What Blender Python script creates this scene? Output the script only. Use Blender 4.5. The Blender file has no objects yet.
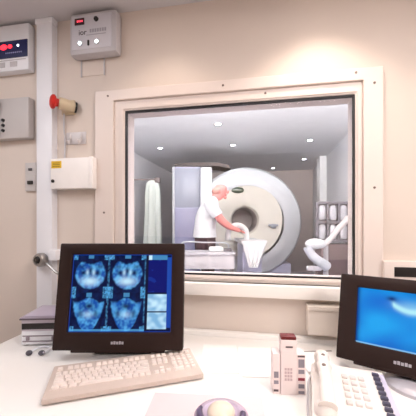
import bpy, bmesh, math, random
from mathutils import Vector, Matrix
random.seed(7)
SC = bpy.context.scene
COL = SC.collection
PI = math.pi

# ------------------------------------------------------------------ materials
def lin(h):
    h = h.lstrip('#')
    o = []
    for i in (0, 2, 4):
        c = int(h[i:i+2], 16) / 255
        o.append(c / 12.92 if c <= .04045 else ((c + .055) / 1.055) ** 2.4)
    return o
MATS = {}
def mat(name, col, rough=.5, metal=0., spec=.5, vary=.04, scale=8., bump=0., coat=0., alpha=None):
    if name in MATS: return MATS[name]
    m = bpy.data.materials.new(name); m.use_nodes = True
    nt = m.node_tree; b = nt.nodes['Principled BSDF']
    c = lin(col)
    tc = nt.nodes.new('ShaderNodeTexCoord'); nz = nt.nodes.new('ShaderNodeTexNoise')
    nz.inputs['Scale'].default_value = scale; nz.inputs['Detail'].default_value = 3
    nt.links.new(tc.outputs['Object'], nz.inputs['Vector'])
    rp = nt.nodes.new('ShaderNodeValToRGB')
    rp.color_ramp.elements[0].position = .3; rp.color_ramp.elements[1].position = .7
    rp.color_ramp.elements[0].color = [max(0, x * (1 - vary)) for x in c] + [1]
    rp.color_ramp.elements[1].color = [min(1, x * (1 + vary)) for x in c] + [1]
    nt.links.new(nz.outputs['Fac'], rp.inputs['Fac'])
    nt.links.new(rp.outputs['Color'], b.inputs['Base Color'])
    b.inputs['Roughness'].default_value = rough
    b.inputs['Metallic'].default_value = metal
    b.inputs['Specular IOR Level'].default_value = spec
    b.inputs['Coat Weight'].default_value = coat
    if bump:
        bp = nt.nodes.new('ShaderNodeBump'); n2 = nt.nodes.new('ShaderNodeTexNoise')
        n2.inputs['Scale'].default_value = scale * 12
        nt.links.new(tc.outputs['Object'], n2.inputs['Vector'])
        nt.links.new(n2.outputs['Fac'], bp.inputs['Height'])
        bp.inputs['Strength'].default_value = bump; bp.inputs['Distance'].default_value = .004
        nt.links.new(bp.outputs['Normal'], b.inputs['Normal'])
    MATS[name] = m
    return m
def emit(name, col, strength):
    if name in MATS: return MATS[name]
    m = bpy.data.materials.new(name); m.use_nodes = True
    b = m.node_tree.nodes['Principled BSDF']
    b.inputs['Base Color'].default_value = lin(col) + [1]
    b.inputs['Emission Color'].default_value = lin(col) + [1]
    b.inputs['Emission Strength'].default_value = strength
    MATS[name] = m
    return m
def screen_mat(name, strength):
    m = bpy.data.materials.new(name); m.use_nodes = True
    nt = m.node_tree; b = nt.nodes['Principled BSDF']
    a = nt.nodes.new('ShaderNodeAttribute'); a.attribute_name = 'picture'
    b.inputs['Base Color'].default_value = (.005, .005, .008, 1)
    b.inputs['Roughness'].default_value = .35
    b.inputs['Specular IOR Level'].default_value = .08
    nt.links.new(a.outputs['Color'], b.inputs['Emission Color'])
    b.inputs['Emission Strength'].default_value = strength
    return m
def glass_mat():
    m = bpy.data.materials.new('lead_glass'); m.use_nodes = True
    nt = m.node_tree; nt.nodes.clear()
    out = nt.nodes.new('ShaderNodeOutputMaterial'); mx = nt.nodes.new('ShaderNodeMixShader')
    tr = nt.nodes.new('ShaderNodeBsdfTransparent'); gl = nt.nodes.new('ShaderNodeBsdfGlossy')
    tr.inputs['Color'].default_value = (.965, .97, .985, 1)
    gl.inputs['Roughness'].default_value = .03
    lw = nt.nodes.new('ShaderNodeLayerWeight'); lw.inputs['Blend'].default_value = .5
    pw = nt.nodes.new('ShaderNodeMath'); pw.operation = 'POWER'; pw.inputs[1].default_value = 5
    nt.links.new(lw.outputs['Facing'], pw.inputs[0])
    fr = nt.nodes.new('ShaderNodeMath'); fr.operation = 'MULTIPLY_ADD'; fr.inputs[1].default_value = .92; fr.inputs[2].default_value = .075
    nt.links.new(pw.outputs[0], fr.inputs[0])
    nt.links.new(fr.outputs[0], mx.inputs[0]); nt.links.new(tr.outputs[0], mx.inputs[1]); nt.links.new(gl.outputs[0], mx.inputs[2])
    nt.links.new(mx.outputs[0], out.inputs[0])
    return m

WALL = mat('painted_wall', '#dccfc5', .6, vary=.015, scale=3, bump=.05)
CEIL = mat('painted_ceiling', '#d2cfd2', .8, vary=.02, scale=2)
FLOOR = mat('grey_vinyl_floor', '#8d8a8a', .45, vary=.08, scale=5)
CASE = mat('cream_casing', '#e4d7d0', .4, vary=.012, scale=5)
GASK = mat('black_gasket', '#1a1414', .5)
DESK = mat('white_laminate', '#f2efec', .38, vary=.01, scale=4)
WPLAS = mat('white_plastic', '#ebebf0', .4, vary=.015)
GPLAS = mat('grey_plastic', '#c2bec2', .45, vary=.02)
DGREY = mat('dark_grey_plastic', '#4b474c', .5)
BLACK = mat('black_plastic', '#15100f', .4)
BEZEL = mat('bezel_dark_brown', '#251410', .5, spec=.3, vary=.06)
SILV = mat('silver_plastic', '#b5b2ba', .35, metal=.3)
STEEL = mat('steel', '#a9a5a3', .3, metal=.9)
KEYM = mat('keycap_cream', '#e9dcd5', .5, vary=.01)
KCASE = mat('keyboard_cream', '#cbbab0', .5, vary=.015)
RED = mat('red_plastic', '#d3281f', .35)
DRED = mat('dark_red_plastic', '#6a1416', .4)
NAVY = mat('navy_panel', '#141c52', .35)
YELL = mat('yellow_sticker', '#e2b92a', .5)
BEIGE = mat('beige_plastic', '#d6c3a4', .45)
LAV = mat('lavender_enamel', '#b9b9cf', .4, vary=.02)
TAUPE = mat('taupe_paint', '#b5aaa6', .7, vary=.03, scale=2)
PALEW = mat('pale_wall_paint', '#d3d3d6', .7, vary=.02, scale=2)
CREAM = mat('cream_gantry', '#dad5c9', .4, vary=.02)
GANT = mat('white_gantry', '#c1c4c7', .4, vary=.015)
CLOTH = mat('white_cotton', '#f2f1f0', .9, vary=.02, scale=20, bump=.2)

# ------------------------------------------------------------------ mesh helpers
def box(bm, x0, x1, y0, y1, z0, z1, bev=0., seg=2):
    t = bmesh.new()
    bmesh.ops.create_cube(t, size=1)
    for v in t.verts:
        v.co = Vector(((x0 + x1) / 2 + v.co.x * (x1 - x0), (y0 + y1) / 2 + v.co.y * (y1 - y0), (z0 + z1) / 2 + v.co.z * (z1 - z0)))
    if bev: bmesh.ops.bevel(t, geom=t.edges[:], offset=bev, segments=seg, affect='EDGES', profile=.6)
    merge(bm, t)
def merge(bm, t, M=None):
    if M is not None: bmesh.ops.transform(t, matrix=M, verts=t.verts[:])
    me = bpy.data.meshes.new('tmp'); t.to_mesh(me); t.free(); bm.from_mesh(me); bpy.data.meshes.remove(me)
def align(p0, p1):
    d = Vector(p1) - Vector(p0)
    return Matrix.Translation(Vector(p0)) @ d.to_track_quat('Z', 'Y').to_matrix().to_4x4(), d.length
def cyl(bm, p0, p1, r0, r1=None, n=20, bev=0.):
    r1 = r0 if r1 is None else r1
    M, L = align(p0, p1)
    prof = [(0, 0), (r0, 0), (r1, L), (0, L)]
    if bev: prof = [(0, 0), (r0 - bev, 0), (r0, bev), (r1, L - bev), (r1 - bev, L), (0, L)]
    lathe(bm, prof, n, M)
def lathe(bm, prof, n=32, M=None):
    t = bmesh.new(); rings = []
    for r, z in prof:
        if r <= 1e-7: rings.append([t.verts.new((0, 0, z))])
        else: rings.append([t.verts.new((r * math.cos(2 * PI * i / n), r * math.sin(2 * PI * i / n), z)) for i in range(n)])
    for a, b in zip(rings, rings[1:]):
        for i in range(n):
            j = (i + 1) % n
            if len(a) == 1 and len(b) == 1: continue
            if len(a) == 1: t.faces.new((a[0], b[j], b[i]))
            elif len(b) == 1: t.faces.new((a[i], a[j], b[0]))
            else: t.faces.new((a[i], a[j], b[j], b[i]))
    bmesh.ops.recalc_face_normals(t, faces=t.faces[:])
    merge(bm, t, M)
def ball(bm, c, rx, ry=None, rz=None, n=20):
    ry = rx if ry is None else ry; rz = rx if rz is None else rz
    t = bmesh.new(); bmesh.ops.create_uvsphere(t, u_segments=n, v_segments=max(8, n // 2), radius=1)
    merge(bm, t, Matrix.Translation(Vector(c)) @ Matrix.Diagonal((rx, ry, rz, 1)))
def tube(bm, pts, r, n=8, cap=True):
    pts = [Vector(p) for p in pts]
    # Catmull-Rom smoothing
    s = []
    for i in range(len(pts) - 1):
        a = pts[max(0, i - 1)]; b = pts[i]; c = pts[i + 1]; d = pts[min(len(pts) - 1, i + 2)]
        for k in range(6):
            u = k / 6
            s.append(.5 * ((2 * b) + (c - a) * u + (2 * a - 5 * b + 4 * c - d) * u * u + (3 * b - a - 3 * c + d) * u ** 3))
    s.append(pts[-1])
    t = bmesh.new(); rings = []; up = Vector((.13, .27, .95)).normalized()
    for i, p in enumerate(s):
        d = (s[min(i + 1, len(s) - 1)] - s[max(i - 1, 0)]).normalized()
        x = d.cross(up)
        if x.length < .05: x = d.cross(Vector((1, 0, 0)))
        x.normalize(); y = d.cross(x)
        rr = r[min(int(i / 6), len(r) - 1)] if isinstance(r, (list, tuple)) else r
        rings.append([t.verts.new(p + rr * (x * math.cos(2 * PI * k / n) + y * math.sin(2 * PI * k / n))) for k in range(n)])
    for a, b in zip(rings, rings[1:]):
        for k in range(n): t.faces.new((a[k], a[(k + 1) % n], b[(k + 1) % n], b[k]))
    t.faces.new(rings[0]); t.faces.new(rings[-1])
    bmesh.ops.recalc_face_normals(t, faces=t.faces[:])
    merge(bm, t)
def frame_ring(bm, ox0, ox1, oz0, oz1, ix0, ix1, iz0, iz1, y0, y1, bev=0.):
    """rectangular ring in the xz plane, mitred, from y0 (front) to y1"""
    t = bmesh.new()
    o = [(ox0, oz0), (ox1, oz0), (ox1, oz1), (ox0, oz1)]; i = [(ix0, iz0), (ix1, iz0), (ix1, iz1), (ix0, iz1)]
    V = [[t.verts.new((x, y, z)) for x, z in q] for y in (y0, y1) for q in (o, i)]
    fo, fi, bo, bi = V
    for k in range(4):
        j = (k + 1) % 4
        t.faces.new((fo[k], fo[j], fi[j], fi[k])); t.faces.new((bo[j], bo[k], bi[k], bi[j]))
        t.faces.new((fo[j], fo[k], bo[k], bo[j])); t.faces.new((fi[k], fi[j], bi[j], bi[k]))
    bmesh.ops.recalc_face_normals(t, faces=t.faces[:])
    if bev: bmesh.ops.bevel(t, geom=t.edges[:], offset=bev, segments=2, affect='EDGES', profile=.5)
    merge(bm, t)

def obj(name, bm, m, parent=None, smooth=False, loc=None, rot=None, kind=None, label=None):
    me = bpy.data.meshes.new(name)
    if smooth:
        for f in bm.faces: f.smooth = True
    bm.normal_update(); bm.to_mesh(me); bm.free()
    if m is not None: me.materials.append(m)
    o = bpy.data.objects.new(name, me); COL.objects.link(o)
    if smooth:
        try: me.set_sharp_from_angle(angle=math.radians(38))
        except Exception: pass
    if parent: o.parent = parent
    if loc: o.location = loc
    if rot: o.rotation_euler = rot
    if kind: o['kind'] = kind
    if label: o['label'] = label
    return o
def thing(name, label, cat, loc=(0, 0, 0), rz=0., group=None):
    o = bpy.data.objects.new(name, None); COL.objects.link(o)
    o.empty_display_size = .05
    o.location = loc; o.rotation_euler = (0, 0, rz); o['label'] = label; o['category'] = cat
    if group: o['group'] = group
    return o
def tag(o, label, cat, group=None):
    o['label'] = label; o['category'] = cat
    if group: o['group'] = group
    return o
def B(): return bmesh.new()
def B1(f, *a, **k):
    b = bmesh.new(); f(b, *a, **k); return b
def boxo(name, m, parent, *dims, bev=0., **k):
    return obj(name, B1(box, *dims, bev=bev), m, parent, smooth=bev > 0, **k)
def text(name, s, size, m, parent, loc, rot, ext=.0006):
    c = bpy.data.curves.new(name, 'FONT'); c.body = s; c.size = size; c.extrude = ext
    c.align_x = 'LEFT'; c.align_y = 'CENTER'; c.materials.append(m)
    q = bpy.data.objects.new('t', c); COL.objects.link(q)
    dg = bpy.context.evaluated_depsgraph_get(); dg.update()
    me = bpy.data.meshes.new_from_object(q.evaluated_get(dg))
    bpy.data.objects.remove(q)
    o = bpy.data.objects.new(name, me); COL.objects.link(o); o.parent = parent
    if not me.materials: me.materials.append(m)
    o.location = loc; o.rotation_euler = rot
    return o

# ------------------------------------------------------------------ control room shell
CX0, CX1, CY0 = -1.9, 1.6, -3.0
CH = 2.262                # control room ceiling
T = .15                   # thickness of the window wall
OX0, OX1, OZ0, OZ1 = -.69, .412, .985, 1.835
SX0, SX1, SY1, SH = -2.38, 1.30, 6.4, 2.6
b = B()
for d in ((-2.6, OX0, 0, T, 0, SH + .1), (OX1, 1.75, 0, T, 0, SH + .1), (OX0, OX1, 0, T, 0, OZ0), (OX0, OX1, 0, T, OZ1, SH + .1)): box(b, *d)
obj('wall_window', b, WALL, kind='structure')
boxo('wall_left', WALL, None, CX0 - .1, CX0, CY0 - .1, 0, 0, CH, kind='structure')
boxo('wall_right', WALL, None, CX1, CX1 + .1, CY0 - .1, 0, 0, CH, kind='structure')
boxo('wall_rear', WALL, None, CX0, CX1, CY0 - .1, CY0, 0, CH, kind='structure')
boxo('floor', FLOOR, None, CX0 - .1, CX1 + .1, CY0 - .1, 0, -.1, 0, kind='structure')
boxo('ceiling', CEIL, None, CX0 - .1, CX1 + .1, CY0 - .1, 0, CH, CH + .1, kind='structure')

# window
win = bpy.data.objects.new('window_1', None); COL.objects.link(win); win['kind'] = 'structure'
obj('casing', B1(frame_ring, -.788, .488, .985, 1.886, -.692, .414, .985, 1.836, -.02, 0, bev=.003), CASE, win, kind='structure')
obj('inner_frame', B1(frame_ring, -.692, .414, .985, 1.836, -.639, .386, 1.013, 1.786, -.008, .10, bev=.003), CASE, win, kind='structure')
obj('bead', B1(frame_ring, -.662, .404, .998, 1.806, -.646, .393, 1.007, 1.793, -.0125, -.006, bev=.001), CASE, win, kind='structure')
obj('gasket', B1(frame_ring, -.6392, .3862, 1.0128, 1.7862, -.6325, .3795, 1.020, 1.779, -.004, .014), GASK, win, kind='structure')
boxo('pane', glass_mat(), win, -.6388, .3858, .012, .020, 1.0132, 1.7858, kind='structure')
SCREW = mat('screw_head', '#7d6d66', .4, metal=.6)
for x, z in ((.455, 1.82), (.455, 1.394), (.385, 1.868), (-.165, 1.862), (.02, 1.818), (-.72, 1.858), (-.74, 1.30)):
    y = -.0205 if (x > .414 or x < -.692 or z > 1.836) else -.0085
    obj('screw', B1(cyl, (x, y + .002, z), (x, y - .002, z), .0055, .0045, n=12), SCREW, win, kind='structure')
obj('window_sill', B1(box, -.84, .56, -.045, 0, .93, .985, bev=.006), mat('white_gloss_paint', '#f6f0ea', .3, vary=.01), win, smooth=True, kind='structure')
# rear reveal on scanner side
obj('rear_casing', B1(frame_ring, -.76, .48, .93, 1.90, -.692, .414, .985, 1.836, T, T + .02), CASE, win, kind='structure')

# vertical trunking on the wall
tr = thing('cable_trunking', 'tall white cable trunking running down the wall from ceiling beside the white boxes', 'trunking', (-1.05, 0, 0))
boxo('cover', WPLAS, tr, -.046, .041, -.036, -.004, 0, CH, bev=.004)
boxo('base_rail', WPLAS, tr, -.042, .043, -.006, 0, 0, CH)
boxo('end_collar', WPLAS, tr, -.051, .046, -.040, 0, 2.235, CH, bev=.003)

# ------------------------------------------------------------------ wall boxes on the left
t = thing('wall_controller', 'white wall box with navy display panel and red lights, below the ceiling', 'control box', (-1.32, 0, 2.015))
boxo('housing', WPLAS, t, -.20, .185, -.042, 0, 0, .232, bev=.006)
boxo('display_panel', NAVY, t, -.19, .180, -.045, -.040, .064, .150, bev=.001)
obj('red_light', B1(ball, (.045, -.046, .120), .020, .004, .014), emit('red_led', '#ff2a3a', 2.5), t, True)
obj('red_light', B1(ball, (.082, -.046, .121), .012, .004, .010), emit('red_led', '#ff2a3a', 2.5), t, True)
obj('white_light', B1(ball, (.128, -.046, .122), .006, .003, .006), emit('white_led', '#e8f2ff', 3), t, True)
b = B()
for i in range(9): box(b, .055 + .011 * i, .062 + .011 * i, -.0462, -.0448, .086, .092)
obj('caption', b, mat('pale_print', '#8f92c0', .5), t)
b = B(); box(b, -.15, .17, -.044, -.041, .052, .055); box(b, .02, .05, -.044, -.041, .02, .045); box(b, .08, .12, -.044, -.041, .02, .045)
obj('lower_keys', b, GPLAS, t)

t = thing('alarm_panel', 'rounded grey wall box with two glowing lamps, high on the wall above the red button', 'control box', (-.777, 0, 2.047))
boxo('housing', GPLAS, t, -.122, .122, -.058, 0, 0, .198, bev=.018)
boxo('face_plate', mat('pale_face', '#cfcdd4', .45), t, -.105, .098, -.061, -.056, .022, .180, bev=.002)
boxo('display_window', mat('maroon_display', '#3a0f18', .3), t, -.089, -.040, -.064, -.060, .137, .168, bev=.001)
b = B()
for i in range(4): box(b, -.076 + .008 * i, -.071 + .008 * i, -.0652, -.0638, .149, .157)
obj('digits', b, emit('red_digits', '#ff4a60', 1.6), t)
b = B(); cyl(b, (.022, -.058, .155), (.022, -.068, .155), .012, .010)
obj('sounder', b, BLACK, t, True)
for x in (-.062, .024):
    lm = obj('lamp', B1(cyl, (x, -.058, .050), (x, -.064, .050), .013, .012), STEEL, t, True)
    obj('lens', B1(ball, (x, -.064, .050), .009, .004, .009), emit('lamp_glow', '#eaf6ff', 4), lm, True)
boxo('key_switch', BLACK, t, -.022, -.014, -.066, -.060, .036, .060, bev=.001)
text('lettering', 'ior', .036, mat('dark_print', '#26202a', .6), t, (-.070, -.0615, .100), (PI / 2, 0, 0))
b = B()
for i in range(7): box(b, -.012 + .0125 * i, -.003 + .0125 * i, -.0618, -.0606, .096, .112)
box(b, -.03, .07, -.0618, -.0606, .084, .087)
obj('small_print', b, mat('grey_print', '#a3a1ac', .6), t)
boxo('mounting_plate', WALL, t, -.092, .03, -.004, 0, -.075, 0)
for x in (-.092, .03): boxo('mounting_strap', GPLAS, t, x - .003, x + .003, -.007, -.003, -.078, .004)

t = thing('wall_telephone', 'grey wall telephone with handset at the left edge below the navy panel box', 'telephone', (-1.25, 0, 1.675))
boxo('body', mat('warm_grey_plastic', '#bfb9b7', .5), t, -.17, .115, -.042, 0, 0, .205, bev=.008)
hs = obj('handset', B1(tube, [(-.07, -.05, .175), (-.077, -.075, .14), (-.08, -.078, .10), (-.077, -.07, .06), (-.07, -.05, .03)], [.024, .019, .017, .019, .024], n=12), mat('mauve_grey', '#a89a9e', .45), t, True)
for z in (.175, .03): obj('ear_piece', B1(ball, (-.068 if z > .1 else -.08, -.058, z), .029, .022, .027), MATS['mauve_grey'], hs, True)
for z in (.094, .068, .042): obj('button', B1(cyl, (-.030, -.040, z), (-.030, -.049, z), .0085, .0075, n=14), BLACK, t, True)

t = thing('light_switch', 'small grey switch plate with two dark rockers left of the white trunking', 'switch', (-1.15, 0, 1.412))
boxo('plate', mat('switch_grey', '#cbc5c3', .4), t, -.032, .030, -.012, 0, 0, .145, bev=.003)
boxo('rocker', DGREY, t, -.010, .010, -.018, -.010, .104, .116, bev=.002)
boxo('rocker', BLACK, t, -.014, .014, -.020, -.010, .034, .052, bev=.002)

t = thing('emergency_button', 'red mushroom emergency button on a beige housing beside the white trunking', 'emergency stop', (-.94, 0, 1.822))
boxo('bracket', BEIGE, t, -.035, .035, -.012, 0, -.035, .035, bev=.003)
ax = Vector((-.68, -.73, .05)).normalized(); c0 = Vector((.012, -.040, 0))
obj('housing', B1(cyl, c0 + ax * -.040, c0 + ax * .034, .026, .029, n=24, bev=.004), BEIGE, t, True)
obj('end_cap', B1(cyl, c0 + ax * -.047, c0 + ax * -.038, .0255, .0255, n=24), BLACK, t, True)
b = B(); cyl(b, c0 + ax * .032, c0 + ax * .050, .018, .020)
M, L = align(c0 + ax * .046, c0 + ax * .09)
lathe(b, [(0, -.002), (.027, 0), (.034, .008), (.032, .017), (.02, .024), (0, .027)], 28, M)
obj('mushroom_head', b, RED, t, True)
obj('cable', B1(tube, [(-.02, -.012, -.03), (-.022, -.010, -.10), (-.015, -.010, -.17), (-.018, -.012, -.262)], .004), GPLAS, t, True)

t = thing('junction_box', 'flat white wall box with yellow sticker below the red button', 'junction box', (-.888, 0, 1.415))
boxo('housing', mat('clean_white_plastic', '#f8f3f0', .4), t, -.116, .106, -.052, 0, 0, .147, bev=.004)
boxo('cover_lip', MATS['clean_white_plastic'], t, .088, .109, -.055, -.002, -.002, .149, bev=.003)
st = boxo('warning_sticker', YELL, t, -.110, -.056, -.0535, -.0515, .100, .134)
b = B()
for i in range(3): box(b, -.102, -.064, -.0542, -.0533, .107 + .008 * i, .110 + .008 * i)
obj('print', b, mat('brown_print', '#8a6a10', .6), st)
obj('lock', B1(cyl, (-.102, -.050, .038), (-.102, -.056, .038), .008, .008, n=14), BLACK, t, True)

# faint clear hook holding a coiled lead above the junction box
t = thing('wall_hook', 'pale clear plastic double hook on wall just above the sticker box', 'hook', (-.90, 0, 1.64))
HK = mat('pale_hook', '#cfc8c8', .3)
boxo('hook_plate', HK, t, -.055, .055, -.005, 0, 0, .06, bev=.002)
for x in (-.03, .03): obj('hook_arm', B1(tube, [(x, -.004, .05), (x, -.012, .02), (x, -.025, .0), (x + .004, -.035, .012)], .005), HK, t, True)

t = thing('swivel_fitting', 'round metal fitting with dark centre on the trunking at the monitor edge', 'fitting', (-1.05, -.036, 1.07))
b = B(); M, L = align((0, 0, 0), (-.1, -1, .05)); lathe(b, [(0, 0), (.026, 0), (.034, .012), (.034, .03), (.028, .042), (.019, .044), (.019, .032), (0, .030)], 26, M)
obj('collar', b, STEEL, t, True)
obj('dark_centre', B1(ball, (-.004, -.034, .002), .018, .010, .018), BLACK, t, True)
obj('arm', B1(tube, [(.02, -.02, -.01), (.05, -.03, -.025), (.085, -.035, -.05), (.11, -.04, -.06)], .007), STEEL, t, True)
b = B(); box(b, .045, .085, -.03, -.002 + .038, .0, .05, bev=.004)
obj('clamp', b, WPLAS, t, True)

# boxes on the right / under window
t = thing('socket_box', 'cream box on the wall under the window sill near the right monitor', 'socket box', (.262, 0, .792))
boxo('housing', mat('cream_box', '#eadfd4', .4), t, -.072, .072, -.062, 0, 0, .118, bev=.005)
boxo('lid', MATS['cream_box'], t, -.074, .074, -.068, -.060, .102, .120, bev=.003)

t = thing('slot_panel', 'white wall panel with a long black slot behind the right monitor', 'wall panel', (.66, 0, .93))
boxo('housing', CASE, t, -.177, .18, -.04, 0, 0, .168, bev=.003)
boxo('slot', BLACK, t, -.140, .16, -.0425, -.036, .108, .146, bev=.001)

# ------------------------------------------------------------------ desk
DX0, DX1, DY0, DY1, DZ = -1.062, 1.45, -.80, -.037, .75
t = thing('desk', 'long white control desk below the window carrying both monitors', 'desk', (0, 0, 0))
boxo('worktop', DESK, t, DX0, DX1, DY0, DY1, DZ - .03, DZ, bev=.003)
boxo('trim_1', DESK, None, -1.0, DX1, -.036, -.001, DZ - .03, DZ + .018, bev=.004, kind='structure')
for x in (DX0 + .03, .2, DX1 - .06): boxo('leg_panel', WPLAS, t, x, x + .03, DY0 + .06, DY1, 0, DZ - .03)

# ------------------------------------------------------------------ screens
def mesh_screen(name, w, h, nx, ny, fn, m, parent):
    """flat display: a dense grid in local xz facing -y, coloured per vertex by fn(u, v) with u right, v up"""
    me = bpy.data.meshes.new(name)
    vs = [((i / nx - .5) * w, 0, (j / ny - .5) * h) for j in range(ny + 1) for i in range(nx + 1)]
    fs = [(j * (nx + 1) + i, j * (nx + 1) + i + 1, (j + 1) * (nx + 1) + i + 1, (j + 1) * (nx + 1) + i) for j in range(ny) for i in range(nx)]
    me.from_pydata(vs, [], fs)
    a = me.color_attributes.new('picture', 'FLOAT_COLOR', 'POINT')
    k = 0
    for j in range(ny + 1):
        for i in range(nx + 1):
            c = fn(i / nx, j / ny); a.data[k].color = (c[0], c[1], c[2], 1); k += 1
    me.materials.append(m)
    o = bpy.data.objects.new(name, me); COL.objects.link(o); o.parent = parent
    return o
from mathutils import noise as NZ
def nz(x, y, s): return NZ.noise(Vector((x * s, y * s, 3.7)))
def mix(a, b, t): t = max(0, min(1, t)); return [p + (q - p) * t for p, q in zip(a, b)]
NAV, MID, LIT, WHT = lin('#020a34'), lin('#1450a8'), lin('#58aee8'), lin('#c8ecff')
def scan(u, v, k):
    """one slice in its own -1..1 tile: a rounded bowl above, a rounded triangle with a stem below"""
    x, y = u, v
    n = nz(u + k * 3.1, v + k * 1.7, 3.2) + .7 * nz(u + k, v, 8)
    if k < 2:
        d = math.hypot(x / .80, (y + .02) / .80); d = max(d, (y - .56 + .08 * math.cos(x * 4)) + 1)
    else:
        hw = .80 * min(1, max(.02, ((y + .98) / 1.25)) ** .45); d = max(abs(x) / hw, (y - .60 - .12 * math.cos(x * 5)) + 1, (-y - .92) + 1)
        d = min(d, max(abs(x) / .16, 1 + (-y - 1) , 1 + (y + .6)))
    d += .05 * nz(u + k, v, 6)
    bg = mix(NAV, MID, .05 + .12 * n)
    if abs(x) > .74 and abs(y) > .70: bg = mix(bg, LIT, .55 + .8 * nz(u + k, v, 13))
    if abs(x) < .16 and y > .78: bg = mix(bg, LIT, .55)
    if abs(x) > .95: bg = mix(bg, LIT, .25 + .5 * nz(u, v + k, 9))
    c = mix(MID, LIT, .42 + .95 * n)
    if k < 2:
        c = mix(c, WHT, .95 * math.exp(-((x / .46) ** 2 + ((y + .42) / .22) ** 2)))
        c = mix(c, NAV, .95 * math.exp(-(((abs(x) - .38) / .16) ** 2 + ((y - .02) / .13) ** 2)))
        c = mix(c, NAV, .9 * math.exp(-((x / .10) ** 2 + ((y - .12) / .22) ** 2)))
        c = mix(c, WHT, .7 * math.exp(-(((abs(x) - .17) / .08) ** 2 + ((y - .04) / .16) ** 2)))
        c = mix(c, NAV, .6 * math.exp(-(((abs(x) - .5) / .2) ** 2 + ((y - .34) / .10) ** 2)))
    else:
        c = mix(c, NAV, .9 * math.exp(-(((x - .02) / .24) ** 2 + ((y - .30) / .14) ** 2)))
        c = mix(c, NAV, .7 * math.exp(-(((abs(x) - .42) / .15) ** 2 + ((y + .08) / .20) ** 2)))
        c = mix(c, WHT, .55 * math.exp(-((x / .25) ** 2 + ((y + .12) / .16) ** 2)))
        c = mix(c, LIT, .7 * math.exp(-(((abs(x) - .62) / .12) ** 2 + ((y - .2) / .3) ** 2)))
    return mix(c, bg, (d - .95) / .10)
def left_picture(u, v):
    if u < .012 or u > .988 or v < .012 or v > .988: return lin('#123c9c')
    if u < .735:
        tu = u / .735 * 2; tv = v * 2
        i, j = int(min(tu, 1.999)), int(min(tv, 1.999))
        c = scan((tu - i) * 2 - 1, (tv - j) * 2 - 1, (0 if j == 1 else 2) + i)
        if v < .035: c = mix(c, LIT, .6)
        return c
    if u < .765: return lin('#0a1030')
    if u > .95: return lin('#1b49a8') if .06 < v < .96 else NAV
    if v > .93: return WHT if u < .80 else mix(NAV, LIT, .6)
    if v > .50: return lin('#04106a') if nz(u, v, 14) < .35 else lin('#0d2c8a')
    if .265 < v < .48: return mix(lin('#7fb4dd'), WHT, .45 + nz(u, v, 18))
    if .04 < v < .245: return mix(lin('#7fb4dd'), WHT, .45 + nz(u, v, 17))
    return lin('#071340')
def right_picture(u, v):
    x, y = u, v
    c = mix(lin('#0a5fd0'), lin('#22a8f4'), .55 + .9 * nz(x, y, 2.5) + .3 * (x - .3))
    d = math.hypot((x - .05) / 1.15, (y - .55) / .75)
    if d > .62: c = mix(c, lin('#0750b8'), (d - .62) * 3)
    s = ((x - .56) / .17) ** 2
    crescent = math.exp(-(((y - (.67 + .09 * s)) / .055) ** 2)) * (1 if s < 1 else math.exp(-(s - 1) * 5))
    c = mix(c, lin('#b8f2ff'), .9 * crescent + .35 * math.exp(-(((x - .56) / .16) ** 2 + ((y - .76) / .09) ** 2)))
    c = mix(c, lin('#032b70'), .95 * math.exp(-(((x - .37) / .05) ** 2 + ((y - .86) / .04) ** 2)))
    c = mix(c, lin('#053a86'), .85 * math.exp(-(((x - .66) / .03) ** 2 + ((y - .80) / .035) ** 2)))
    c = mix(c, lin('#062a78'), .9 * math.exp(-((x) / .035) ** 2))
    if v < .03: c = mix(c, lin('#a8e4ff'), .6)
    return c

def monitor(name, label, loc, rz, tilt, w, h, lift, ml, mr, mt, mb, pic, sname, strength, foot_m, foot, nx=150, ny=116, chin=.008, round_foot=None):
    """loc: on the desk below the middle of the panel's lower edge; local -y faces the viewer"""
    t = thing(name, label, 'monitor', loc, rz)
    f = thing('panel', '', ''); del f['label']; del f['category']
    f.name = 'screen_panel'; f.parent = t; f.location = (0, 0, lift); f.rotation_euler = (-tilt, 0, 0)
    R0, R1, S0, S1 = -w / 2, w / 2, -w / 2 + ml, w / 2 - mr
    b = B(); frame_ring(b, R0, R1, 0, h, S0, S1, mb, h - mt, -.012, .03, bev=.004)
    box(b, -w * .36, w * .36, -.010, .02, -chin, .012, bev=.004)
    obj('bezel', b, BEZEL, f, True)
    b = B(); box(b, R0 + .004, R1 - .004, .004, .034, .004, h - .004, bev=.003); box(b, -w * .36, w * .36, .03, .065, h * .12, h * .88, bev=.015)
    obj('back_shell', b, BLACK, f, True)
    s = mesh_screen('display', S1 - S0 + .002, h - mt - mb + .002, nx, ny, pic, screen_mat(sname, strength), f)
    s.location = ((S0 + S1) / 2, .001, (mb + h - mt) / 2)
    b = B()
    for i in range(5): box(b, -.024 + .0095 * i, -.0165 + .0095 * i, -.0135, -.0115, mb * .36, mb * .36 + (.009 if i % 2 == 0 else .0105), bev=.0008)
    obj('badge', b, SILV, f)
    fy0, fy1, fw = foot
    obj('neck', B1(tube, [(0, fy0 + .72 * (fy1 - fy0), .012), (0, fy0 + .70 * (fy1 - fy0), .06), (0, .075, lift + h * .35), (0, .062 + math.sin(tilt) * h * .4, lift + h * .42)], .028, n=14), foot_m, t, True)
    b = B()
    if round_foot:
        rx, ry, rr = round_foot; lathe(b, [(0, 0), (rr, 0), (rr, .010), (rr - .008, .018), (rr * .5, .026), (0, .028)], 40, Matrix.Translation((rx, ry, 0)))
    else:
        box(b, -fw / 2, fw / 2, fy0, fy1, 0, .016, bev=.007); box(b, -fw * .3, fw * .3, fy0 + .04, fy1 - .01, .012, .026, bev=.006)
    obj('foot', b, foot_m, t, True)
    return t
CAMY = math.radians(10.3)
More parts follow.
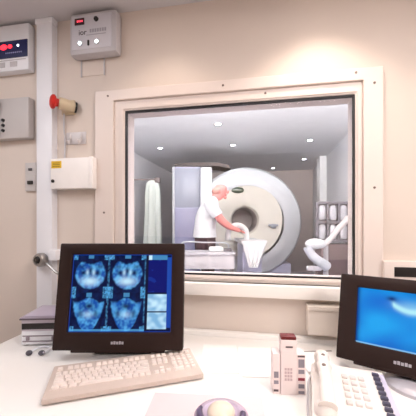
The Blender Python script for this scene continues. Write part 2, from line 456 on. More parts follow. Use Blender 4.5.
# left monitor: faces along the camera's axis
monitor('computer_monitor', 'large dark brown framed monitor showing four blue scan slices behind the keyboard', (-.508, -.325, DZ), CAMY, math.radians(9.5), .470, .386, .040,
        .048, .046, .042, .062, left_picture, 'scan_display', 1.05, BLACK, (.055, .23, .22))
monitor('computer_monitor', 'smaller dark brown framed monitor with plain bright blue picture beside the telephone', (.428, -.321, DZ), CAMY - math.radians(36), math.radians(17), .38, .286, .040,
        .056, .050, .042, .062, right_picture, 'camera_display', 1.0, SILV, (-.075, .13, .22), 110, 84, round_foot=(.035, .022, .085))

# ------------------------------------------------------------------ keyboard
t = thing('keyboard', 'full size cream computer keyboard lying in front of the left monitor', 'keyboard', (-.425, -.420, DZ), math.radians(28))
KW, KD = .462, .182
b = B(); box(b, -KW / 2, KW / 2, -KD / 2, KD / 2, .004, .020, bev=.006)
for v in b.verts:
    if v.co.z > .012: v.co.z += .008 * (v.co.y + KD / 2) / KD
obj('case', b, KCASE, t, True)
for x in (-.2, .2): boxo('foot', GPLAS, t, x - .015, x + .015, .055, .075, 0, .006)
def keys(rows):
    b = B()
    for x, y, w in rows:
        z = .020 + .008 * (y + KD / 2) / KD
        n = len(b.verts)
        box(b, x - w / 2 + .001, x + w / 2 - .001, y - .0075, y + .0075, z - .004, z + .0065, bev=.0016, seg=1)
        b.verts.ensure_lookup_table()
        for v in b.verts[n:]:
            if v.co.z > z + .003: v.co.x = x + (v.co.x - x) * .8; v.co.y = y + (v.co.y - y) * .78
    return b
P = .0192
X0 = -KW / 2 + .014
rows = []
for r, (y, ws) in enumerate(((.030, [1] * 13 + [2]), (.0115, [1.5] + [1] * 12 + [1.5]), (-.007, [1.75] + [1] * 11 + [2.25]), (-.0255, [2.25] + [1] * 10 + [2.75]), (-.044, [1.25, 1.25, 1.25, 7, 1.25, 1, 1, 1]))):
    x = X0
    for w_ in ws: rows.append((x + w_ * P / 2, y, w_ * P)); x += w_ * P
obj('letter_keys', keys(rows), KEYM, t, True)
obj('function_keys', keys([(X0 + P * (.5 + i + .55 * (i > 0) + .5 * (i > 4) + .5 * (i > 8)), .060, P) for i in range(13)]), KEYM, t, True)
NX = X0 + 15.35 * P
obj('cursor_keys', keys([(NX + P * (i + .5), y, P) for y in (.060, .030, .0115) for i in range(3)] + [(NX + P * 1.5, -.0255, P)] + [(NX + P * (i + .5), -.044, P) for i in range(3)]), KEYM, t, True)
NP = NX + 3.35 * P
obj('number_keys', keys([(NP + P * (i + .5), y, P) for y in (.060, .030, .0115, -.007, -.0255) for i in range(4)] + [(NP + P, -.044, 2 * P), (NP + 2.5 * P, -.044, P), (NP + 3.5 * P, -.044, P)]), KEYM, t, True)
# ------------------------------------------------------------------ upright box with red cap
t = thing('upright_console', 'upright pinkish white box with dark red cap standing on the desk', 'box', (.079, -.408, DZ), math.radians(6))
PINK = mat('pinkish_white_card', '#efe0de', .5, vary=.015)
boxo('body', PINK, t, -.024, .022, -.022, .012, 0, .160, bev=.002)
b = B(); box(b, -.023, .021, -.021, .011, .159, .169, bev=.003)
obj('cap', b, DRED, t, True)
boxo('side_pocket', PINK, t, -.046, -.0245, -.019, .028, 0, .118, bev=.002)
boxo('side_pocket', PINK, t, .0225, .048, -.019, .028, 0, .118, bev=.002)
PR = mat('grey_label_print', '#8d8690', .6); PD = mat('dark_label_print', '#5a4a50', .6)
for x0, x1, z0, z1 in ((-.043, -.030, .030, .040), (-.043, -.030, .048, .066), (.027, .044, .004, .012), (.027, .044, .020, .032), (.027, .044, .062, .074), (.027, .044, .080, .104)):
    boxo('printed_block', PR, t, x0, x1, -.0198, -.0185, z0, z1)
for x0, x1, y, z0, z1 in ((.025, .045, -.0198, .110, .115), (-.010, .010, -.0228, .138, .142), (-.044, -.030, -.0199, .008, .014)):
    boxo('printed_bar', PD, t, x0, x1, y, y + .0014, z0, z1)
b = B()
for i in range(4):
    for j in range(3): box(b, -.013 + .008 * j, -.007 + .008 * j, -.0226, -.0214, .042 + .010 * i, .049 + .010 * i)
obj('text_block', b, mat('pale_pink_print', '#cbb4b6', .6), t)
boxo('red_stripe', mat('wine_print', '#8a2a3c', .5), t, .026, .045, -.0198, -.0185, .042, .050)

# ------------------------------------------------------------------ telephone
t = thing('desk_telephone', 'wide white desk telephone with a column of dark buttons by the right monitor', 'telephone', (.251, -.417, DZ), math.radians(-9))
PH = mat('telephone_white', '#ece4de', .42, vary=.012)
b = B(); box(b, -.105, .10, -.17, .10, .0, .030, bev=.008)
for v in b.verts:
    if v.co.z > .02: v.co.z += .016 * (v.co.y + .17) / .27
obj('body', b, PH, t, True)
def pz(y): return .030 + .016 * (y + .17) / .27
hs = obj('handset', B1(tube, [(-.075, .075, pz(.08) + .028), (-.073, .04, pz(.04) + .044), (-.07, -.04, pz(-.04) + .046), (-.068, -.11, pz(-.11) + .042), (-.068, -.155, pz(-.15) + .024)], [.023, .018, .016, .018, .023], n=14), PH, t, True)
for y in (.062, -.14):
    b = B(); M, L = align((-.072, y, pz(y) - .001), (-.072, y, pz(y) + 1)); lathe(b, [(0, 0), (.025, 0), (.027, .010), (.022, .022), (.012, .030), (0, .031)], 20, M)
    obj('ear_cup', b, PH, hs, True)
for y in (.026, -.03): obj('grip_mark', B1(ball, (-.0715 , y, pz(y) + .0615), .006, .009, .003), mat('brown_mark', '#7a6a62', .6), hs, True)
b = B()
for i in range(3):
    for j in range(5):
        x = -.012 + .022 * i; y = .035 - .030 * j; z = pz(y)
        box(b, x - .008, x + .008, y - .009, y + .009, z - .004, z + .006, bev=.002, seg=1)
obj('keypad', b, mat('key_grey_white', '#d9d0cd', .45), t, True)
DB = mat('slate_button', '#4a4658', .45)
for j in range(10):
    y = .070 - .0225 * j; z = pz(y)
    boxo('memory_button', DB, t, .066, .084, y - .006, y + .006, z - .003, z + .007, bev=.002)
boxo('index_strip', mat('lilac_card', '#cdc6da', .5), t, .086, .098, -.15, .082, .03, .0301)
o = COL.objects['index_strip']; o.rotation_euler = (math.atan(.016 / .27), 0, 0); o.location = (0, .0, .0105)
obj('cord', B1(tube, [(-.088, -.16, .012), (-.104, -.175, .008), (-.112, -.14, .005), (-.114, -.05, .005), (-.112, .05, .005), (-.10, .09, .008)], .0032), GPLAS, t, True)

# ------------------------------------------------------------------ pale dome in a violet ring (front edge of the picture)
t = thing('trackball', 'round pale dome in a violet grey ring at the front edge of the desk', 'trackball', (-.10, -.560, DZ + .0012))
b = B(); lathe(b, [(.0, 0), (.068, 0), (.070, .004), (.063, .011), (.048, .014), (.040, .010), (0, .009)], 36)
obj('ring_base', b, mat('lilac_plastic', '#b7a6bd', .25, coat=.5), t, True)
for a in (200, 335):
    r0 = math.radians(a)
    b = B(); tube(b, [(.056 * math.cos(r0 + d), .056 * math.sin(r0 + d), .013) for d in (-2.6 + 2.1, -.2, .2, .5)], [.006, .009, .009, .005], n=10)
    obj('side_button', b, mat('deep_violet', '#574a66', .3), t, True)
b = B(); ball(b, (0, 0, .012), .036, .036, .022, 28)
obj('ball', b, mat('pale_beige_ball', '#e6d6c2', .25, coat=.4), t, True)
# pink sheet below it
o = obj('paper_sheet', B1(box, -.26, .05, -.155, .115, .0002, .0012), mat('pink_white_paper', '#ecd0d2', .7, vary=.01), None)
o.location = (-.035, -.575, DZ); o.rotation_euler = (0, 0, math.radians(6)); tag(o, 'pale pink sheet of paper under the round dome', 'paper')
# papers in the middle of the desk
WP = mat('white_paper', '#f6f3f0', .7, vary=.008)
for (x, y, w_, d_, a, lb) in ((-.150, -.235, .132, .225, 8, 'white paper sheet between keyboard and crease, left of the pair below the sill'),
                             (-.005, -.235, .140, .225, 8, 'white paper sheet left of the red capped box, right of the pair below the sill')):
    b = B(); n = 8
    box(b, -w_ / 2, w_ / 2, -d_ / 2, d_ / 2, 0, .0008)
    bmesh.ops.subdivide_edges(b, edges=b.edges[:], cuts=n, use_grid_fill=True)
    for v in b.verts: v.co.z += .0008 + .006 * max(0, abs(v.co.x) / (w_ / 2) - .7) * (.6 + .4 * math.sin(v.co.y * 20))
    o = obj('paper_sheet', b, WP, None, True); o.location = (x, y, DZ); o.rotation_euler = (0, 0, math.radians(a)); tag(o, lb, 'paper', 'white papers on the desk')
# white pad between the console and the phone
t = thing('writing_pad', 'white writing pad with a dark back edge between red capped box and telephone', 'pad', (.212, -.212, DZ), math.radians(14))
boxo('pages', WP, t, -.075, .075, -.07, .07, 0, .010, bev=.001)
boxo('binding', mat('grey_binding', '#837a78', .5), t, -.075, .075, .07, .076, 0, .0115, bev=.001)

# ------------------------------------------------------------------ stacked units at left
def unit(z0, h, m, label, band, top):
    t = thing('stacked_unit', label, 'device', (-.905, -.180, z0), math.radians(14), 'small devices stacked at the desk corner')
    boxo('case', m, t, -.072, .072, -.085, .085, .0, h, bev=.004)
    if band: boxo('dark_front', BLACK, t, -.069, .069, -.0875, -.083, h * .18, h * .68, bev=.001)
    else:
        b = B()
        for k in range(2): box(b, -.066, .066, -.087, -.084, h * (.22 + .4 * k), h * (.30 + .4 * k))
        obj('front_grooves', b, mat('mauve_line', '#8c8088', .5), t)
        for x in (-.045, .055): boxo('front_knob', mat('mauve_line', '#8c8088', .5), t, x - .006, x + .006, -.092, -.084, h * .35, h * .62, bev=.002)
    for x in (-.055, .055):
        if top is False:
            for y in (-.065, .065): obj('foot', B1(cyl, (x, y, -.006), (x, y, .001), .008, n=12), BLACK, t, True)
    return t
unit(DZ + .006, .054, WPLAS, 'white lower unit with fine grooves on its front, bottom of the desk corner stack', False, False)
unit(DZ + .060, .048, mat('pale_mauve_case', '#cbc2cc', .4), 'pale unit with a broad black front band, middle of the desk corner stack', True, None)
t = thing('folder', 'mauve grey lidded tray lying on top of the desk corner stack', 'tray', (-.905, -.180, DZ + .108), math.radians(14))
b = B(); box(b, -.076, .076, -.09, .09, 0, .009, bev=.002); obj('tray', b, mat('mauve_folder', '#9d91a0', .45), t, True)
boxo('sheet', mat('lilac_sheet', '#b9afc0', .6), t, -.066, .066, -.078, .078, .009, .012)
boxo('rim', mat('dark_rim', '#5c5058', .5), t, -.076, .076, -.0915, -.089, .0, .005)
t = thing('audio_lead', 'pale looped lead with two dark round plugs lying before the desk corner stack', 'cable', (-.838, -.335, DZ), math.radians(10))
obj('lead', B1(tube, [(-.028, 0, .01), (-.026, .03, .006), (-.015, .055, .006), (.01, .06, .006), (.028, .045, .006), (.030, .02, .006), (.028, 0, .01)], .0045), WPLAS, t, True)
for x in (-.028, .028):
    b = B(); ball(b, (x * .85, -.004, .0095), .012, .011, .0095); obj('plug', b, mat('slate_rubber', '#45414c', .4), t, True)

# ------------------------------------------------------------------ lamps of the control room, added fill panels included
def spot(loc, power, col, size=.05, ang=110, blend=.7, target=(0, 0, -1)):
    l = bpy.data.lights.new('spot', 'SPOT'); l.energy = power; l.color = col; l.shadow_soft_size = size
    l.spot_size = math.radians(ang); l.spot_blend = blend
    o = bpy.data.objects.new('lamp_light', l); COL.objects.link(o); o.location = loc
    o.rotation_euler = Vector(target).to_track_quat('-Z', 'Y').to_euler()
    return o
def area(loc, w, h, power, col):
    l = bpy.data.lights.new('area', 'AREA'); l.shape = 'RECTANGLE'; l.size = w; l.size_y = h; l.energy = power; l.color = col
    o = bpy.data.objects.new('lamp_light', l); COL.objects.link(o); o.location = loc
    return o
TRIM = mat('chrome_trim', '#d8d6d4', .25, metal=.8)
def downlight(x, y, z, label, glow, strength, group):
    t = thing('downlight', label, 'ceiling light', (x, y, z), 0, group)
    b = B(); lathe(b, [(.036, 0), (.055, 0), (.055, -.006), (.048, -.010), (.036, -.006), (.036, 0)], 28); obj('trim_ring', b, TRIM, t, True)
    b = B(); cyl(b, (0, 0, -.001), (0, 0, -.005), .035, .035, n=24); obj('lens', b, emit(glow, '#fff4e4' if glow.startswith('warm') else '#f6f8ff', strength), t)
    return t
WARM = (1., .82, .70); NEUT = (1., .94, .92); COOL = (.88, .92, 1.)
downlight(.24, -.26, CH, 'warm recessed downlight close to the wall above the window', 'warm_glow', 12, 'control room downlights')
spot((.24, -.26, CH - .02), 17, WARM, .05, 112, .5)
downlight(-.42, -.26, CH, 'warm recessed downlight above the left monitor', 'warm_glow', 12, 'control room downlights')
spot((-.42, -.26, CH - .02), 7, WARM, .05, 112, .6)
def panel(x, y, w, h, z, label, power, col):  # added unseen fixtures, placed to fill and front-light desk and wall
    t = thing('fill_panel', label, 'ceiling light', (x, y, z))
    obj('frame', B1(frame_ring, -w / 2, w / 2, -h / 2, h / 2, -w / 2 + .025, w / 2 - .025, -h / 2 + .025, h / 2 - .025, 0, .02), WPLAS, t).rotation_euler = (PI / 2, 0, 0)
    boxo('diffuser', emit('fill_glow', '#fff6ee', 1.5), t, -w / 2 + .025, w / 2 - .025, -h / 2 + .025, h / 2 - .025, -.012, -.004)
    area((x, y, z - .03), w - .06, h - .06, power, col)
panel(.35, -.92, .6, .5, CH, 'added unseen ceiling light panel over the seat at the control desk', 9.5, NEUT)
panel(1.30, -1.55, .5, .6, CH, 'added unseen ceiling light panel at the right rear of the control room', 31, NEUT)
panel(-1.62, -1.2, .45, .6, CH, 'added unseen ceiling light panel by the left wall of the control room', 8, COOL)
panel(-1.1, -.78, .5, .5, CH, 'added unseen ceiling light panel over the left end of the control room', 3, COOL)

# ------------------------------------------------------------------ scanner room
boxo('wall_scanner_rear', TAUPE, None, SX0 - .1, SX1 + .1, SY1, SY1 + .1, 0, SH, kind='structure')
boxo('wall_scanner_left', PALEW, None, SX0 - .1, SX0, T, SY1, 0, SH, kind='structure')
boxo('wall_scanner_right', PALEW, None, SX1, SX1 + .1, T, SY1, 0, SH, kind='structure')
boxo('floor_scanner', mat('lavender_vinyl', '#bdbccd', .4, vary=.03), None, SX0 - .1, SX1 + .1, T, SY1 + .1, -.1, 0, kind='structure')
boxo('ceiling_scanner', mat('scanner_ceiling', '#eeeeee', .8, vary=.02), None, SX0 - .1, SX1 + .1, T, SY1 + .1, SH, SH + .1, kind='structure')
boxo('trim_pilaster', mat('white_pilaster', '#e6e6e6', .5), None, 1.17, SX1, 4.85, 5.15, 0, SH, kind='structure')
for x, y, lb in ((-.573, 2.615, 'bright recessed spot in the scanner room ceiling, nearest the window'), (-1.783, 3.681, 'bright recessed spot at the left end of the scanner room ceiling'),
                 (-.472, 3.716, 'bright recessed spot in the ceiling just in front of the scanner ring'), (.789, 3.637, 'bright recessed spot above the equipment rack, right of the scanner'),
                 (.899, 5.081, 'bright recessed spot near the white pilaster'), (.297, 5.989, 'bright recessed spot farthest back, over the scanner top')):
    downlight(x, y, SH, lb, 'cool_glow', 40, 'scanner room downlights')
    spot((x, y, SH - .02), 10, (1, .97, .94), .06, 130, .8)
cl = thing('fill_uplight', 'long white uplight added unseen on the scanner room side above the window', 'added light', (-.2, T, 2.25))  # uplight added out of view to brighten the scanner ceiling and gantry
boxo('housing', WPLAS, cl, -1.2, 1.2, .0, .09, -.06, .0, bev=.006)
boxo('diffuser', emit('fill_glow', '#fff6ee', 1.5), cl, -1.15, 1.15, .015, .075, -.002, .006)
a = area((-.2, T + .10, 2.30), 2.2, .08, 420, (1, .98, .98)); a.rotation_euler = Vector((0, .35, .93)).to_track_quat('-Z', 'Y').to_euler()

# gantry
t = thing('scanner_gantry', 'big round white scanner ring with a dark bore behind the person', 'scanner', (-.228, 3.70, 0), CAMY)
GZ = 1.265
def MY(x, y, z): return Matrix.Translation((x, y, z)) @ Matrix.Rotation(PI / 2, 4, 'X')   # lathe axis +z -> -y
b = B()
lathe(b, [(.62, .05), (.70, .07), (.78, .055), (.90, .02), (.945, -.06), (.95, -.2), (.95, -.60), (.90, -.68), (.3, -.70)], 72, MY(0, 0, GZ))
bmesh.ops.bisect_plane(b, geom=b.verts[:] + b.edges[:] + b.faces[:], plane_co=(-.79, 0, 0), plane_no=(-1, 0, 0), clear_outer=True)
obj('outer_ring', b, GANT, t, True)
b = B()
lathe(b, [(.225, -.16), (.25, -.09), (.33, -.04), (.46, -.005), (.58, .03), (.622, .052), (.622, -.2)], 72, MY(-.03, 0, GZ + .03))
obj('front_funnel', b, CREAM, t, True)
b = B(); lathe(b, [(.225, -.16), (.215, -.2), (.215, -.66), (0, -.665)], 48, MY(-.03, 0, GZ + .03))
obj('bore', b, mat('bore_grey', '#9a918f', .6), t, True)
b = B(); box(b, -.78, .78, .08, .62, 0, .55, bev=.03); obj('pedestal', b, LAV, t, True)
b = B(); box(b, -.80, -.60, -.07, .68, .45, 2.20, bev=.03); obj('side_housing', b, mat('housing_white', '#d6d6d8', .4), t, True)
b = B(); ball(b, (-.165, -.02, GZ + .545), .11, .03, .055, 24); obj('display', b, mat('dark_green_display', '#30402f', .3), t, True)
for s in (1,):
    b = B(); box(b, .36, .52, -.06, -.005, GZ - .07, GZ - .035, bev=.008); box(b, .40, .48, -.075, -.03, GZ - .10, GZ - .03, bev=.01); obj('control_pod', b, mat('pod_grey', '#8f949c', .4), t, True)
# blue grey cabinet left of the ring
t = thing('equipment_cabinet', 'tall lavender grey cabinet standing left of the scanner ring', 'cabinet', (-1.31, 3.70, 0), CAMY)
boxo('body', LAV, t, -.215, .26, 0, .5, 0, 2.25, bev=.01)
boxo('upper_door', mat('blue_grey_door', '#959aa8', .4), t, -.19, .25, -.015, 0, 1.53, 2.22, bev=.004)
boxo('lower_door', mat('lavender_door', '#8f8fab', .4), t, -.19, .25, -.015, 0, .08, 1.51, bev=.004)
boxo('side_post', GANT, t, -.235, -.195, -.02, .3, 0, 2.25, bev=.004)
# dark slab over the cabinet, shaped in for the shaded gap below the ceiling
t = thing('gap_shade', 'dark brown tapered slab for the shaded gap above the lavender cabinet', 'shade_slab', (-1.31, 3.70, 2.25), CAMY)
b = B(); pr = [(-.20, .02), (.26, .0), (.42, .012), (.62, .0), (.80, -.035), (.76, .03), (.55, .07), (.10, .065), (-.20, .045)]
f_ = [b.verts.new((x, -.03, z)) for x, z in pr]; k_ = [b.verts.new((x, .40, z)) for x, z in pr]
b.faces.new(f_); b.faces.new(k_[::-1])
for i in range(len(pr)): b.faces.new((f_[i], f_[(i + 1) % len(pr)], k_[(i + 1) % len(pr)], k_[i]))
bmesh.ops.recalc_face_normals(b, faces=b.faces[:])
obj('shade_slab', b, mat('gap_shade_taupe', '#3b302d', .55), t)
boxo('slab_support', mat('gap_shade_taupe', '#3b302d', .55), t, -.18, .24, .0, .38, 0, .03)

# couch
t = thing('patient_couch', 'white patient couch reaching out of the scanner bore toward the window', 'couch', (-.26, 3.70, 0), CAMY)
b = B(); box(b, -.19, .17, -.98, .35, .95, .995, bev=.018); obj('tabletop', b, GANT, t, True)
b = B(); box(b, -.15, .13, -.85, -.12, .12, .95, bev=.03); obj('column', b, LAV, t, True)
b = B(); box(b, -.24, .22, -.95, -.10, 0, .12, bev=.03); obj('base', b, GPLAS, t, True)
# arch cushion on it
b = B()
tube(b, [(.135, 0, .0), (.137, 0, .06)] + [(.135 * math.cos(a), 0, .09 + .13 * math.sin(a)) for a in [PI * k / 8 for k in range(1, 8)]] + [(-.137, 0, .06), (-.135, 0, .0)], .040, n=14)
o = obj('arched_cushion', b, CLOTH, None, True); o.location = (-.335, 2.92, .9955); o.rotation_euler = (0, 0, CAMY)
for v in o.data.vertices: v.co.z = max(v.co.z, 0)
tag(o, 'white arched head support on the couch at the person\'s hands', 'head support')
# draped sheet at the end of the couch
b = B(); nx_, ny_ = 20, 22
g = []
for j in range(ny_ + 1):
    v_ = j / ny_
    rowv = []
    for i in range(nx_ + 1):
        u_ = i / nx_ - .5
        if v_ < .4: y = .30 * (1 - v_ / .4); z = 0; k = 1
        else:
            s_ = (v_ - .4) / .6; y = -.02 - .035 * s_ ; z = -.36 * s_; k = 1 - .68 * s_
        fold = .018 * math.sin(u_ * 26) * max(0, (v_ - .4))
        rowv.append(b.verts.new((u_ * .355 * k - (.03 * (1 - k)), y + fold, z + .006)))
    g.append(rowv)
for j in range(ny_):
    for i in range(nx_): b.faces.new((g[j][i], g[j][i + 1], g[j + 1][i + 1], g[j + 1][i]))
bmesh.ops.recalc_face_normals(b, faces=b.faces[:])
o = obj('couch_sheet', b, CLOTH, None, True)
md = o.modifiers.new('thickness', 'SOLIDIFY'); md.thickness = .006; md.offset = 0
o.location = (-.086, 2.732, .9985); o.rotation_euler = (0, 0, CAMY); tag(o, 'white sheet hanging in folds over the end of the couch', 'sheet')

# trolley in front
t = thing('trolley', 'long grey trolley standing in front of the person, below the window view', 'trolley', (-.62, 2.25, 0), CAMY)
boxo('top', GPLAS, t, -.36, .30, -.17, .17, .865, .90, bev=.01)
boxo('side_panel', mat('pale_trolley_panel', '#cfcacb', .45), t, -.35, .29, -.155, .155, .70, .865, bev=.006)
for x in (-.33, .27):
    for y in (-.14, .14):
        l = obj('leg', B1(cyl, (x, y, .06), (x, y, .71), .014), STEEL, t, True)
        obj('caster', B1(cyl, (x - .012, y, .033), (x + .012, y, .033), .033, n=18), DGREY, l, True)
b = B(); tube(b, [(-.35, .14, .89), (-.35, .14, 1.0), (-.10, .14, 1.0), (.22, .14, .985), (.22, .14, .89)], .009, n=8); obj('rail', b, GANT, t, True)
o = obj('folded_towel', B1(box, -.09, .09, -.08, .08, 0, .055, bev=.025), CLOTH, None, True); o.location = (-.545, 2.26, .90); o.rotation_euler = (0, 0, CAMY); tag(o, 'white folded towel lying on the grey trolley', 'towel')
o = obj('instrument_tray', B1(box, -.05, .05, -.04, .04, 0, .035, bev=.006), DGREY, None, True); o.location = (-.405, 2.29, .90); o.rotation_euler = (0, 0, CAMY); tag(o, 'small dark tray on the grey trolley beside the towel', 'tray')

# drape at left
t = thing('hanging_gown', 'pale green white gown hanging from a dark wall bracket at the left end', 'gown', (-1.95, 3.75, 0), CAMY)
b = B(); n = 48
prof = [(.05, 2.03), (.10, 1.98), (.125, 1.8), (.13, 1.4), (.15, .9), (.165, .35)]
R_ = []
for r, z in prof:
    R_.append([b.verts.new((r * 1.05 * math.cos(2 * PI * i / n) * (1 + .10 * math.sin(9 * 2 * PI * i / n)), .6 * r * math.sin(2 * PI * i / n) * (1 + .10 * math.sin(9 * 2 * PI * i / n)), z)) for i in range(n)])
for a, c in zip(R_, R_[1:]):
    for i in range(n): b.faces.new((a[i], a[(i + 1) % n], c[(i + 1) % n], c[i]))
b.faces.new(R_[0]); b.faces.new(R_[-1])
bmesh.ops.recalc_face_normals(b, faces=b.faces[:])
obj('cloth', b, mat('pale_green_cloth', '#d5ddd4', .9, vary=.02), t, True)
b = B(); box(b, -.47, .10, -.015, .015, 2.03, 2.06); box(b, .04, .14, -.04, .04, 1.98, 2.08, bev=.01); obj('bracket', b, mat('bracket_brown', '#6e6260', .5), t, True)

# injector
t = thing('contrast_injector', 'white injector with a raised pale arm on a stand at the right', 'injector', (.66, 2.36, 0), CAMY)
INJ = mat('injector_white', '#eceeee', .35)
b = B(); ball(b, (-.01, 0, 1.0), .125, .10, .065, 28); obj('head', b, INJ, t, True)
b = B(); tube(b, [(.09, 0, 1.0), (.17, 0, 1.06), (.27, 0, 1.19), (.365, 0, 1.285), (.385, 0, 1.30)], [.034, .032, .036, .045, .04], n=14); obj('arm', b, mat('arm_cream', '#e6dfdc', .4), t, True)
b = B(); cyl(b, (.12, .02, 1.0), (.12, .02, .08), .028, .03); obj('pole', b, GPLAS, t, True)
b = B(); tube(b, [(-.12, -.02, .965), (-.06, -.03, .86), (.04, -.03, .78), (.13, -.01, .72)], [.05, .055, .06, .05], n=14); obj('lower_shell', b, mat('shell_grey_white', '#d3d6db', .4), t, True)
b = B(); box(b, -.13, .05, -.05, -.0, .68, .74, bev=.02); obj('side_handle', b, GPLAS, t, True)
b = B()
for a in range(5):
    a_ = a * 2 * PI / 5; tube(b, [(.12, .02, .09), (.12 + .12 * math.cos(a_), .02 + .12 * math.sin(a_), .075), (.12 + .24 * math.cos(a_), .02 + .24 * math.sin(a_), .05)], .018, n=8)
    ball(b, (.12 + .24 * math.cos(a_), .02 + .24 * math.sin(a_), .028), .028)
obj('star_base', b, DGREY, t, True)

# equipment rack with pale cells
t = thing('equipment_rack', 'dark grey rack with two rows of pale rounded cells at the right wall', 'rack', (.985, 2.98, 0), CAMY)
RK = mat('rack_dark_grey', '#6f6b72', .5)
W0, W1 = -.235, .235
b = B()
for z in (1.0, 1.26, 1.53): box(b, W0, W1, -.03, .03, z - .018, z + .018, bev=.005)
for x in (W0 + .015, -.075, .08, W1 - .015): box(b, x - .016, x + .016, -.03, .03, .98, 1.55, bev=.005)
obj('grid_frame', b, RK, t, True)
boxo('back_board', mat('rack_back', '#7d777e', .6), t, W0 + .01, W1 - .01, .03, .045, .98, 1.54)
for z in (1.13, 1.395):
    for x in (-.148, .0025, .15):
        b = B(); lathe(b, [(0, -.10), (.040, -.10), (.050, -.085), (.050, .055), (.04, .085), (.02, .10), (0, .10)], 20, Matrix.Translation((x, -.002, z)) @ Matrix.Diagonal((1, .6, 1, 1)))
        obj('cell', b, mat('cell_pale', '#d5d5da', .35), t, True)
boxo('cupboard', mat('cupboard_brown', '#6b5a5a', .5), t, -.20, W1, -.10, .12, .25, .96, bev=.008)
for x in (-.18, W1 - .03): boxo('post', RK, t, x - .015, x + .015, .0, .03, 0, 1.0)
boxo('plinth', RK, t, -.21, W1, -.12, .13, 0, .25, bev=.01)

# ------------------------------------------------------------------ person
def skin(name, verts, edges, radii, m, parent, sub=2, root=0):
    me = bpy.data.meshes.new('sk'); me.from_pydata(verts, edges, [])
    o = bpy.data.objects.new('sk', me); COL.objects.link(o)
    md = o.modifiers.new('s', 'SKIN'); md.use_smooth_shade = True
    for i, r in enumerate(radii):
        s = me.skin_vertices[0].data[i]; s.radius = r if isinstance(r, (tuple, list)) else (r, r); s.use_root = False
    me.skin_vertices[0].data[root].use_root = True
    o.modifiers.new('u', 'SUBSURF').levels = sub; o.modifiers['u'].render_levels = sub
    dg = bpy.context.evaluated_depsgraph_get(); dg.update()
    nm = bpy.data.meshes.new_from_object(o.evaluated_get(dg))
    bpy.data.objects.remove(o); bpy.data.meshes.remove(me)
    return nm
def finish(name, meshes, m, parent, label=None):
    b = bmesh.new()
    for me in meshes: b.from_mesh(me)
    o = obj(name, b, m, parent, False)
    for p in o.data.polygons: p.use_smooth = True
    o.data.materials.clear(); o.data.materials.append(m)
    if label: o['label'] = label
    return o
SKIN = mat('skin_pink', '#e38a84', .55, vary=.03)
pt = thing('person', 'person in white short sleeved tunic and dark trousers bending toward the scanner', 'person', (-.745, 2.66, 0), CAMY)
V = []; E_ = []; Rr = []
def chain(pts, start=None):
    prev = start
    for (p, r) in pts:
        V.append(p); Rr.append(r); k = len(V) - 1
        if prev is not None: E_.append((prev, k))
        prev = k
    return prev
chain([((0, 0, .99), (.135, .11))])
chest = chain([((-.005, 0, 1.14), (.13, .10)), ((.01, 0, 1.30), (.145, .105)), ((.045, 0, 1.44), (.15, .10))], 0)
chain([((.085, 0, 1.55), (.066, .064)), ((.12, 0, 1.59), (.060, .060)), ((.165, 0, 1.635), (.080, .090)), ((.20, 0, 1.695), (.093, .106)), ((.207, 0, 1.75), (.085, .096)), ((.209, 0, 1.785), (.05, .055))], chest)
arms = {}
for s in (-1, 1):
    sh = chain([((.055, s * .15, 1.485), .070), ((.075, s * .195, 1.45), .062), ((.15, s * .205, 1.35), .056), ((.235, s * .19, 1.255), .050), ((.32, s * .15, 1.195), .043), ((.395, s * .11, 1.165), .031), ((.425, s * .09, 1.155), (.034, .022)), ((.465, s * .07, 1.148), (.036, .018))], chest)
    hip = chain([((.0, s * .09, .92), .092), ((.02, s * .095, .72), .078), ((.03, s * .095, .50), .056), ((.015, s * .095, .32), .052), ((-.01, s * .095, .12), .036), ((.0, s * .095, .065), .036), ((.09, s * .10, .040), .034), ((.15, s * .10, .032), .026)], 0)
body = skin('b', V, E_, Rr, SKIN, pt)
extra = [body]
for s in (-1, 1):     # fingers: four and a thumb, rooted in the palm, bent down over the support
    for q, (dy, L) in enumerate(((-.024, .058), (-.008, .068), (.008, .064), (.023, .050))):
        p0 = Vector((.455, s * .07 + dy, 1.149))
        extra.append(skin('f', [p0, p0 + Vector((L * .55, -s * .004, -.006)), p0 + Vector((L * .95, -s * .006, -.024)), p0 + Vector((L * 1.12, -s * .007, -.044))], [(0, 1), (1, 2), (2, 3)], [.0092, .0088, .008, .0068], SKIN, pt, 1))
    p0 = Vector((.43, s * .08 - s * .03, 1.15))
    extra.append(skin('f', [p0, p0 + Vector((.025, -s * .025, -.004)), p0 + Vector((.052, -s * .034, -.018))], [(0, 1), (1, 2)], [.011, .010, .008], SKIN, pt, 1))
b = B()
ball(b, (.292, 0, 1.725), .018, .014, .022, 12)                                     # nose
for s in (-1, 1):
    ball(b, (.195, s * .086, 1.735), .022, .010, .032, 12)                          # ears
    ball(b, (.268, s * .034, 1.752), .014, .015, .007, 10)                          # eyelids
    ball(b, (.270, s * .034, 1.768), .012, .022, .005, 10)                          # brows
ball(b, (.272, 0, 1.687), .014, .028, .005, 10); ball(b, (.270, 0, 1.678), .013, .024, .005, 10); ball(b, (.262, 0, 1.655), .02, .026, .018, 12)
bmesh.ops.transform(b, matrix=Matrix.Translation((.195, 0, 1.69)) @ Matrix.Scale(1.12, 4) @ Matrix.Translation((-.20, 0, -1.733)), verts=b.verts[:])
me = bpy.data.meshes.new('face'); b.to_mesh(me); b.free(); extra.append(me)
finish('body', extra, SKIN, pt)
# short grey fringe of hair round the back of the head
b = B(); ball(b, (.167, 0, 1.686), .092, .104, .066, 20)
for v in list(b.verts):
    if v.co.x > .195: b.verts.remove(v)
obj('hair', b, mat('grey_hair', '#bd8a80', .9, vary=.1, scale=60), pt, True)
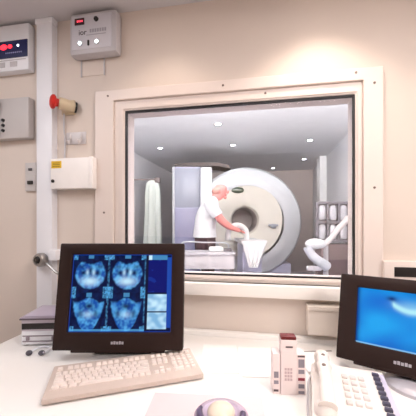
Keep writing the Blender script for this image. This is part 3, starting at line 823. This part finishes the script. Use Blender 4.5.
# tunic and trousers: rings lofted along the trunk and limbs, open hems closed inside
def loft(b, rings, n=28):
    R_ = []
    for (c, rx, ry) in rings:
        R_.append([b.verts.new((c[0] + rx * math.cos(2 * PI * i / n), c[1] + ry * math.sin(2 * PI * i / n), c[2] + (c[3] if len(c) > 3 else 0) * math.cos(2 * PI * i / n))) for i in range(n)])
    fs = [b.faces.new(R_[0]), b.faces.new(R_[-1])]
    for a, c in zip(R_, R_[1:]):
        for i in range(n): fs.append(b.faces.new((a[i], a[(i + 1) % n], c[(i + 1) % n], c[i])))
    bmesh.ops.recalc_face_normals(b, faces=fs)
b = B()
loft(b, [((-.02, 0, 1.055), .165, .205), ((-.02, 0, 1.12), .158, .198), ((-.015, 0, 1.22), .148, .186), ((0, 0, 1.33), .150, .190), ((.03, 0, 1.43), .148, .200), ((.055, 0, 1.50), .125, .175), ((.08, 0, 1.55), .092, .115), ((.10, 0, 1.59, -.02), .074, .08), ((.108, 0, 1.61, -.02), .064, .068)])
for s in (-1, 1): tube(b, [(.05, s * .13, 1.50), (.07, s * .192, 1.462), (.115, s * .207, 1.40), (.150, s * .209, 1.345)], [.080, .085, .080, .078], n=18)
obj('tunic', b, mat('tunic_white', '#eef0f2', .85, vary=.02, scale=14, bump=.15), pt, True)
b = B()
loft(b, [((-.015, 0, .84), .135, .18), ((-.015, 0, .92), .145, .188), ((-.015, 0, 1.02), .146, .188), ((-.015, 0, 1.075), .145, .185)])
for s in (-1, 1): loft(b, [((-.005, s * .095, .09), .062, .062), ((.012, s * .096, .30), .070, .068), ((.03, s * .096, .50), .078, .074), ((.02, s * .096, .72), .100, .090), ((0, s * .092, .92), .118, .095)], 20)
obj('trousers', b, mat('trousers_dark', '#3a2326', .9, vary=.05), pt, True)
for s in (-1, 1):
    b = B(); box(b, -.07, .19, s * .10 - .048, s * .10 + .048, 0, .075, bev=.028, seg=3)
    obj('shoe', b, mat('shoe_white', '#d9d6d4', .5), pt, True)

# ------------------------------------------------------------------ world, camera, view
w = bpy.data.worlds.new('world'); SC.world = w; w.use_nodes = True
w.node_tree.nodes['Background'].inputs[0].default_value = (.6, .65, .75, 1); w.node_tree.nodes['Background'].inputs[1].default_value = .3
cd = bpy.data.cameras.new('camera'); cam = bpy.data.objects.new('camera', cd); COL.objects.link(cam)
cam.location = (0, -1.3, 1.25); cam.rotation_euler = (PI / 2, 0, CAMY)
cd.sensor_width = 36; cd.lens = 290 / 416 * 36; cd.shift_y = 15 / 416; cd.clip_start = .02
SC.camera = cam
vs = SC.view_settings
vs.view_transform = 'Standard'; vs.look = 'None'; vs.gamma = 1; vs.use_curve_mapping = False; vs.exposure = -.05
